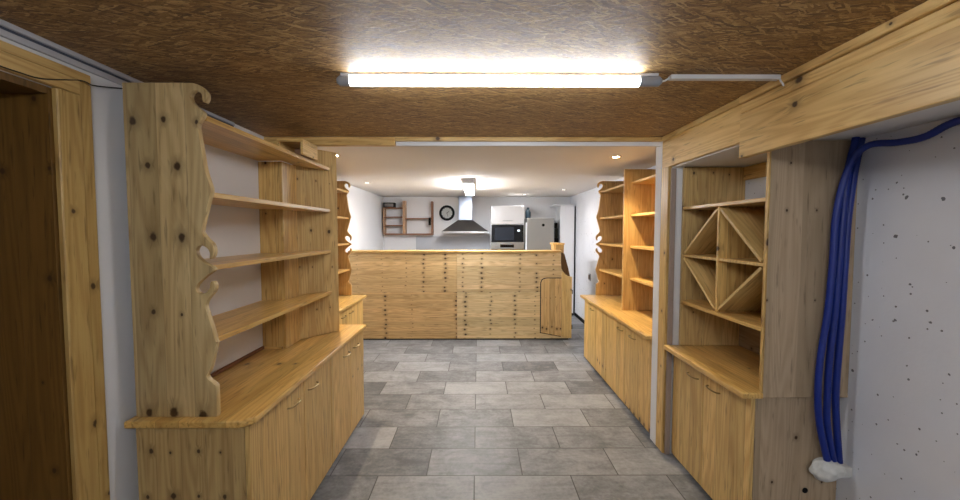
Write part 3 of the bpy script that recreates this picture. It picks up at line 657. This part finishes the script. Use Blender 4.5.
# white tall cabinet by the right wall
t = thing('white_cupboard', 'tall plain white cupboard against the right wall of the kitchen', 'cupboard', (1.6, 7.3, 0))
obj('body', box(1.488, 1.742, 7.10, BW - 0.05, 0.05, 2.005, bev=0.002), WPLAST, t)
obj('top', box(1.372, 1.755, 7.06, BW - 0.05, 2.006, 2.028, bev=0.002), WPLAST, t)
obj('plinth', box(1.50, 1.742, 7.13, BW - 0.05, 0, 0.049), BLACKP, t)
obj('pipe', cyl(BM(), (1.766, 7.14, 0), (1.766, 7.14, 2.0), 0.008, n=12), BLACKP, t)
for z in (1.28, 1.45): obj('edge', box(1.481, 1.4875, 7.098, 7.12, z - 0.02, z + 0.02), STEEL, t)
# dark coffee grinder between fridge and cupboard
t = thing('coffee_machine', 'dark coffee machine half hidden between fridge and white cupboard', 'coffee machine', (1.43, 7.25, 0))
obj('stand', box(1.385, 1.480, 7.20, 7.42, 0, 1.29), P_OR, t)
obj('base', box(1.388, 1.478, 7.19, 7.40, 1.291, 1.42, bev=0.008), BLACKP, t)
obj('column', box(1.430, 1.478, 7.26, 7.40, 1.421, 1.60, bev=0.006), GREEN, t)
obj('hopper', cyl(BM(), (1.445, 7.31, 1.601), (1.445, 7.31, 1.70), 0.028, 0.036, n=20), BLACKP, t, smooth=True)
# wall socket on the right wall
t = thing('wall_socket', 'small grey wall socket on the right white wall past the shelf unit', 'socket', (WRX, 6.2, 0.79))
obj('plate', box(WRX - 0.012, WRX - 0.001, 6.14, 6.24, 0.765, 0.875, bev=0.004), GPLAST, t)
obj('cover', box(WRX - 0.022, WRX - 0.012, 6.155, 6.225, 0.785, 0.855, bev=0.004), plain('brown_socket_cover', (120, 104, 92), 0.5), t)

# ------------------------------------------------------------------ lamps
def tube_lamp(label, x0, x1, y, mat):
    t = thing('tube_lamp', label, 'lamp', ((x0 + x1) / 2, y, CZ - 0.055), 'ceiling tube lamps')
    zc = CZ - 0.0265
    obj('mount', box(x0 + 0.02, x1 - 0.02, y - 0.020, y + 0.020, zc + 0.016, CZ - 0.0005), WPLAST, t)
    obj('diffuser', cyl(BM(), (x0 + 0.055, y, zc), (x1 - 0.095, y, zc), 0.0205, n=28), mat, t, smooth=True)
    for a, b, c in ((x0, x0 + 0.054, -1), (x1 - 0.094, x1, 1)):
        bm = BM(); cyl(bm, (a + (0.012 if c < 0 else 0), y, zc), (b - (0.012 if c > 0 else 0), y, zc), 0.0215, n=24)
        if c < 0: cyl(bm, (a, y, zc), (a + 0.012, y, zc), 0.012, 0.0215, n=24)
        else: cyl(bm, (b - 0.012, y, zc), (b, y, zc), 0.0215, 0.012, n=24)
        obj('end_cap', bm, GPLAST, t, smooth=True)
    return t
tube_lamp('lit white tube lamp across the strand board ceiling above the aisle', -0.585, 0.765, 1.665, TUBE_ON)
tube_lamp('lit white tube lamp on the strand board ceiling behind the viewpoint', -0.6, 0.75, -0.9, TUBE_ON2)
t = thing('cable_duct', 'white plastic cable duct from the tube lamp to the right beam', 'cable duct', (1.04, 1.66, CZ - 0.018))
obj('cover', box(0.800, 1.258, 1.652, 1.680, CZ - 0.019, CZ - 0.001, bev=0.002), WPLAST, t)
obj('cable', tube(BM(), spline([(0.766, 1.665, CZ - 0.0265), (0.783, 1.666, CZ - 0.022), (0.799, 1.666, CZ - 0.012)], 5), 0.004, 8), WPLAST, t, smooth=True)
obj('cable_end', tube(BM(), spline([(1.259, 1.666, CZ - 0.012), (1.262, 1.66, CZ - 0.025), (1.264, 1.645, CZ - 0.05)], 5), 0.004, 8), WPLAST, t, smooth=True)
t = thing('ceiling_light', 'bright box-shaped kitchen ceiling lamp seen end on', 'lamp', (-0.12, 5.55, 2.10))
obj('housing', box(-0.192, -0.052, 4.90, 6.12, 2.136, CZ + 0.004, bev=0.003), WPLAST, t)
obj('diffuser', box(-0.183, -0.061, 4.915, 6.10, 2.100, 2.135, bev=0.014, seg=3), KIT_ON, t, smooth=True)
def spot(x, y, label, on, power=0.0, ang=110, tint=(1.0, 0.80, 0.52)):
    z = CZ + 0.005
    t = thing('downlight', label, 'downlight', (x, y, z), 'recessed kitchen downlights')
    obj('trim_ring', ring(BM(), (x, y, z - 0.003), 0.045, 0.030, 0.005), CHROME, t, smooth=True)
    obj('bulb', cyl(BM(), (x, y, z - 0.0045), (x, y, z - 0.0005), 0.029, n=24), on, t)
    if power:
        l = bpy.data.lights.new('downlight_beam', 'SPOT'); l.energy = power; l.color = tint; l.spot_size = math.radians(ang); l.spot_blend = 0.8; l.shadow_soft_size = 0.03
        o = bpy.data.objects.new('downlight_beam', l); C.objects.link(o); o.parent = t; o.location = (0, 0, -0.012)
spot(1.215, 3.48, 'lit warm downlight in front of the right scrolled shelves', SPOT_ON, 58)
spot(-1.235, 3.42, 'warm downlight hidden behind the slanted board panel on the left', SPOT_ON, 58)
spot(-1.50, 5.35, 'pale recessed downlight in the ceiling left of the kitchen lamp', SPOT_LO, 16, 140, (1.0, 0.95, 0.88))
spot(0.83, 7.0, 'pale recessed downlight in front of the refrigerator', SPOT_LO, 12, 140, (1.0, 0.95, 0.88))
spot(1.35, 6.2, 'pale recessed downlight right of the kitchen lamp', SPOT_LO, 9, 140, (1.0, 0.95, 0.88))

# ------------------------------------------------------------------ world, camera, view
w = bpy.data.worlds.new('World'); bpy.context.scene.world = w; w.use_nodes = True
w.node_tree.nodes['Background'].inputs[0].default_value = (0.5, 0.55, 0.6, 1); w.node_tree.nodes['Background'].inputs[1].default_value = 0.0
cam = bpy.data.cameras.new('camera'); co = bpy.data.objects.new('camera', cam); C.objects.link(co)
F = 392.0
cam.sensor_width = 36.0; cam.lens = F / 960 * 36.0; cam.clip_start = 0.02
co.location = (0, 0, 1.55)
co.rotation_euler = (PI / 2 - math.atan(19 / F), 0, -math.atan(2 / F))
sc = bpy.context.scene; sc.camera = co
vs = sc.view_settings; vs.view_transform = 'Standard'; vs.look = 'None'; vs.gamma = 1.0; vs.use_curve_mapping = False; vs.exposure = 0.80
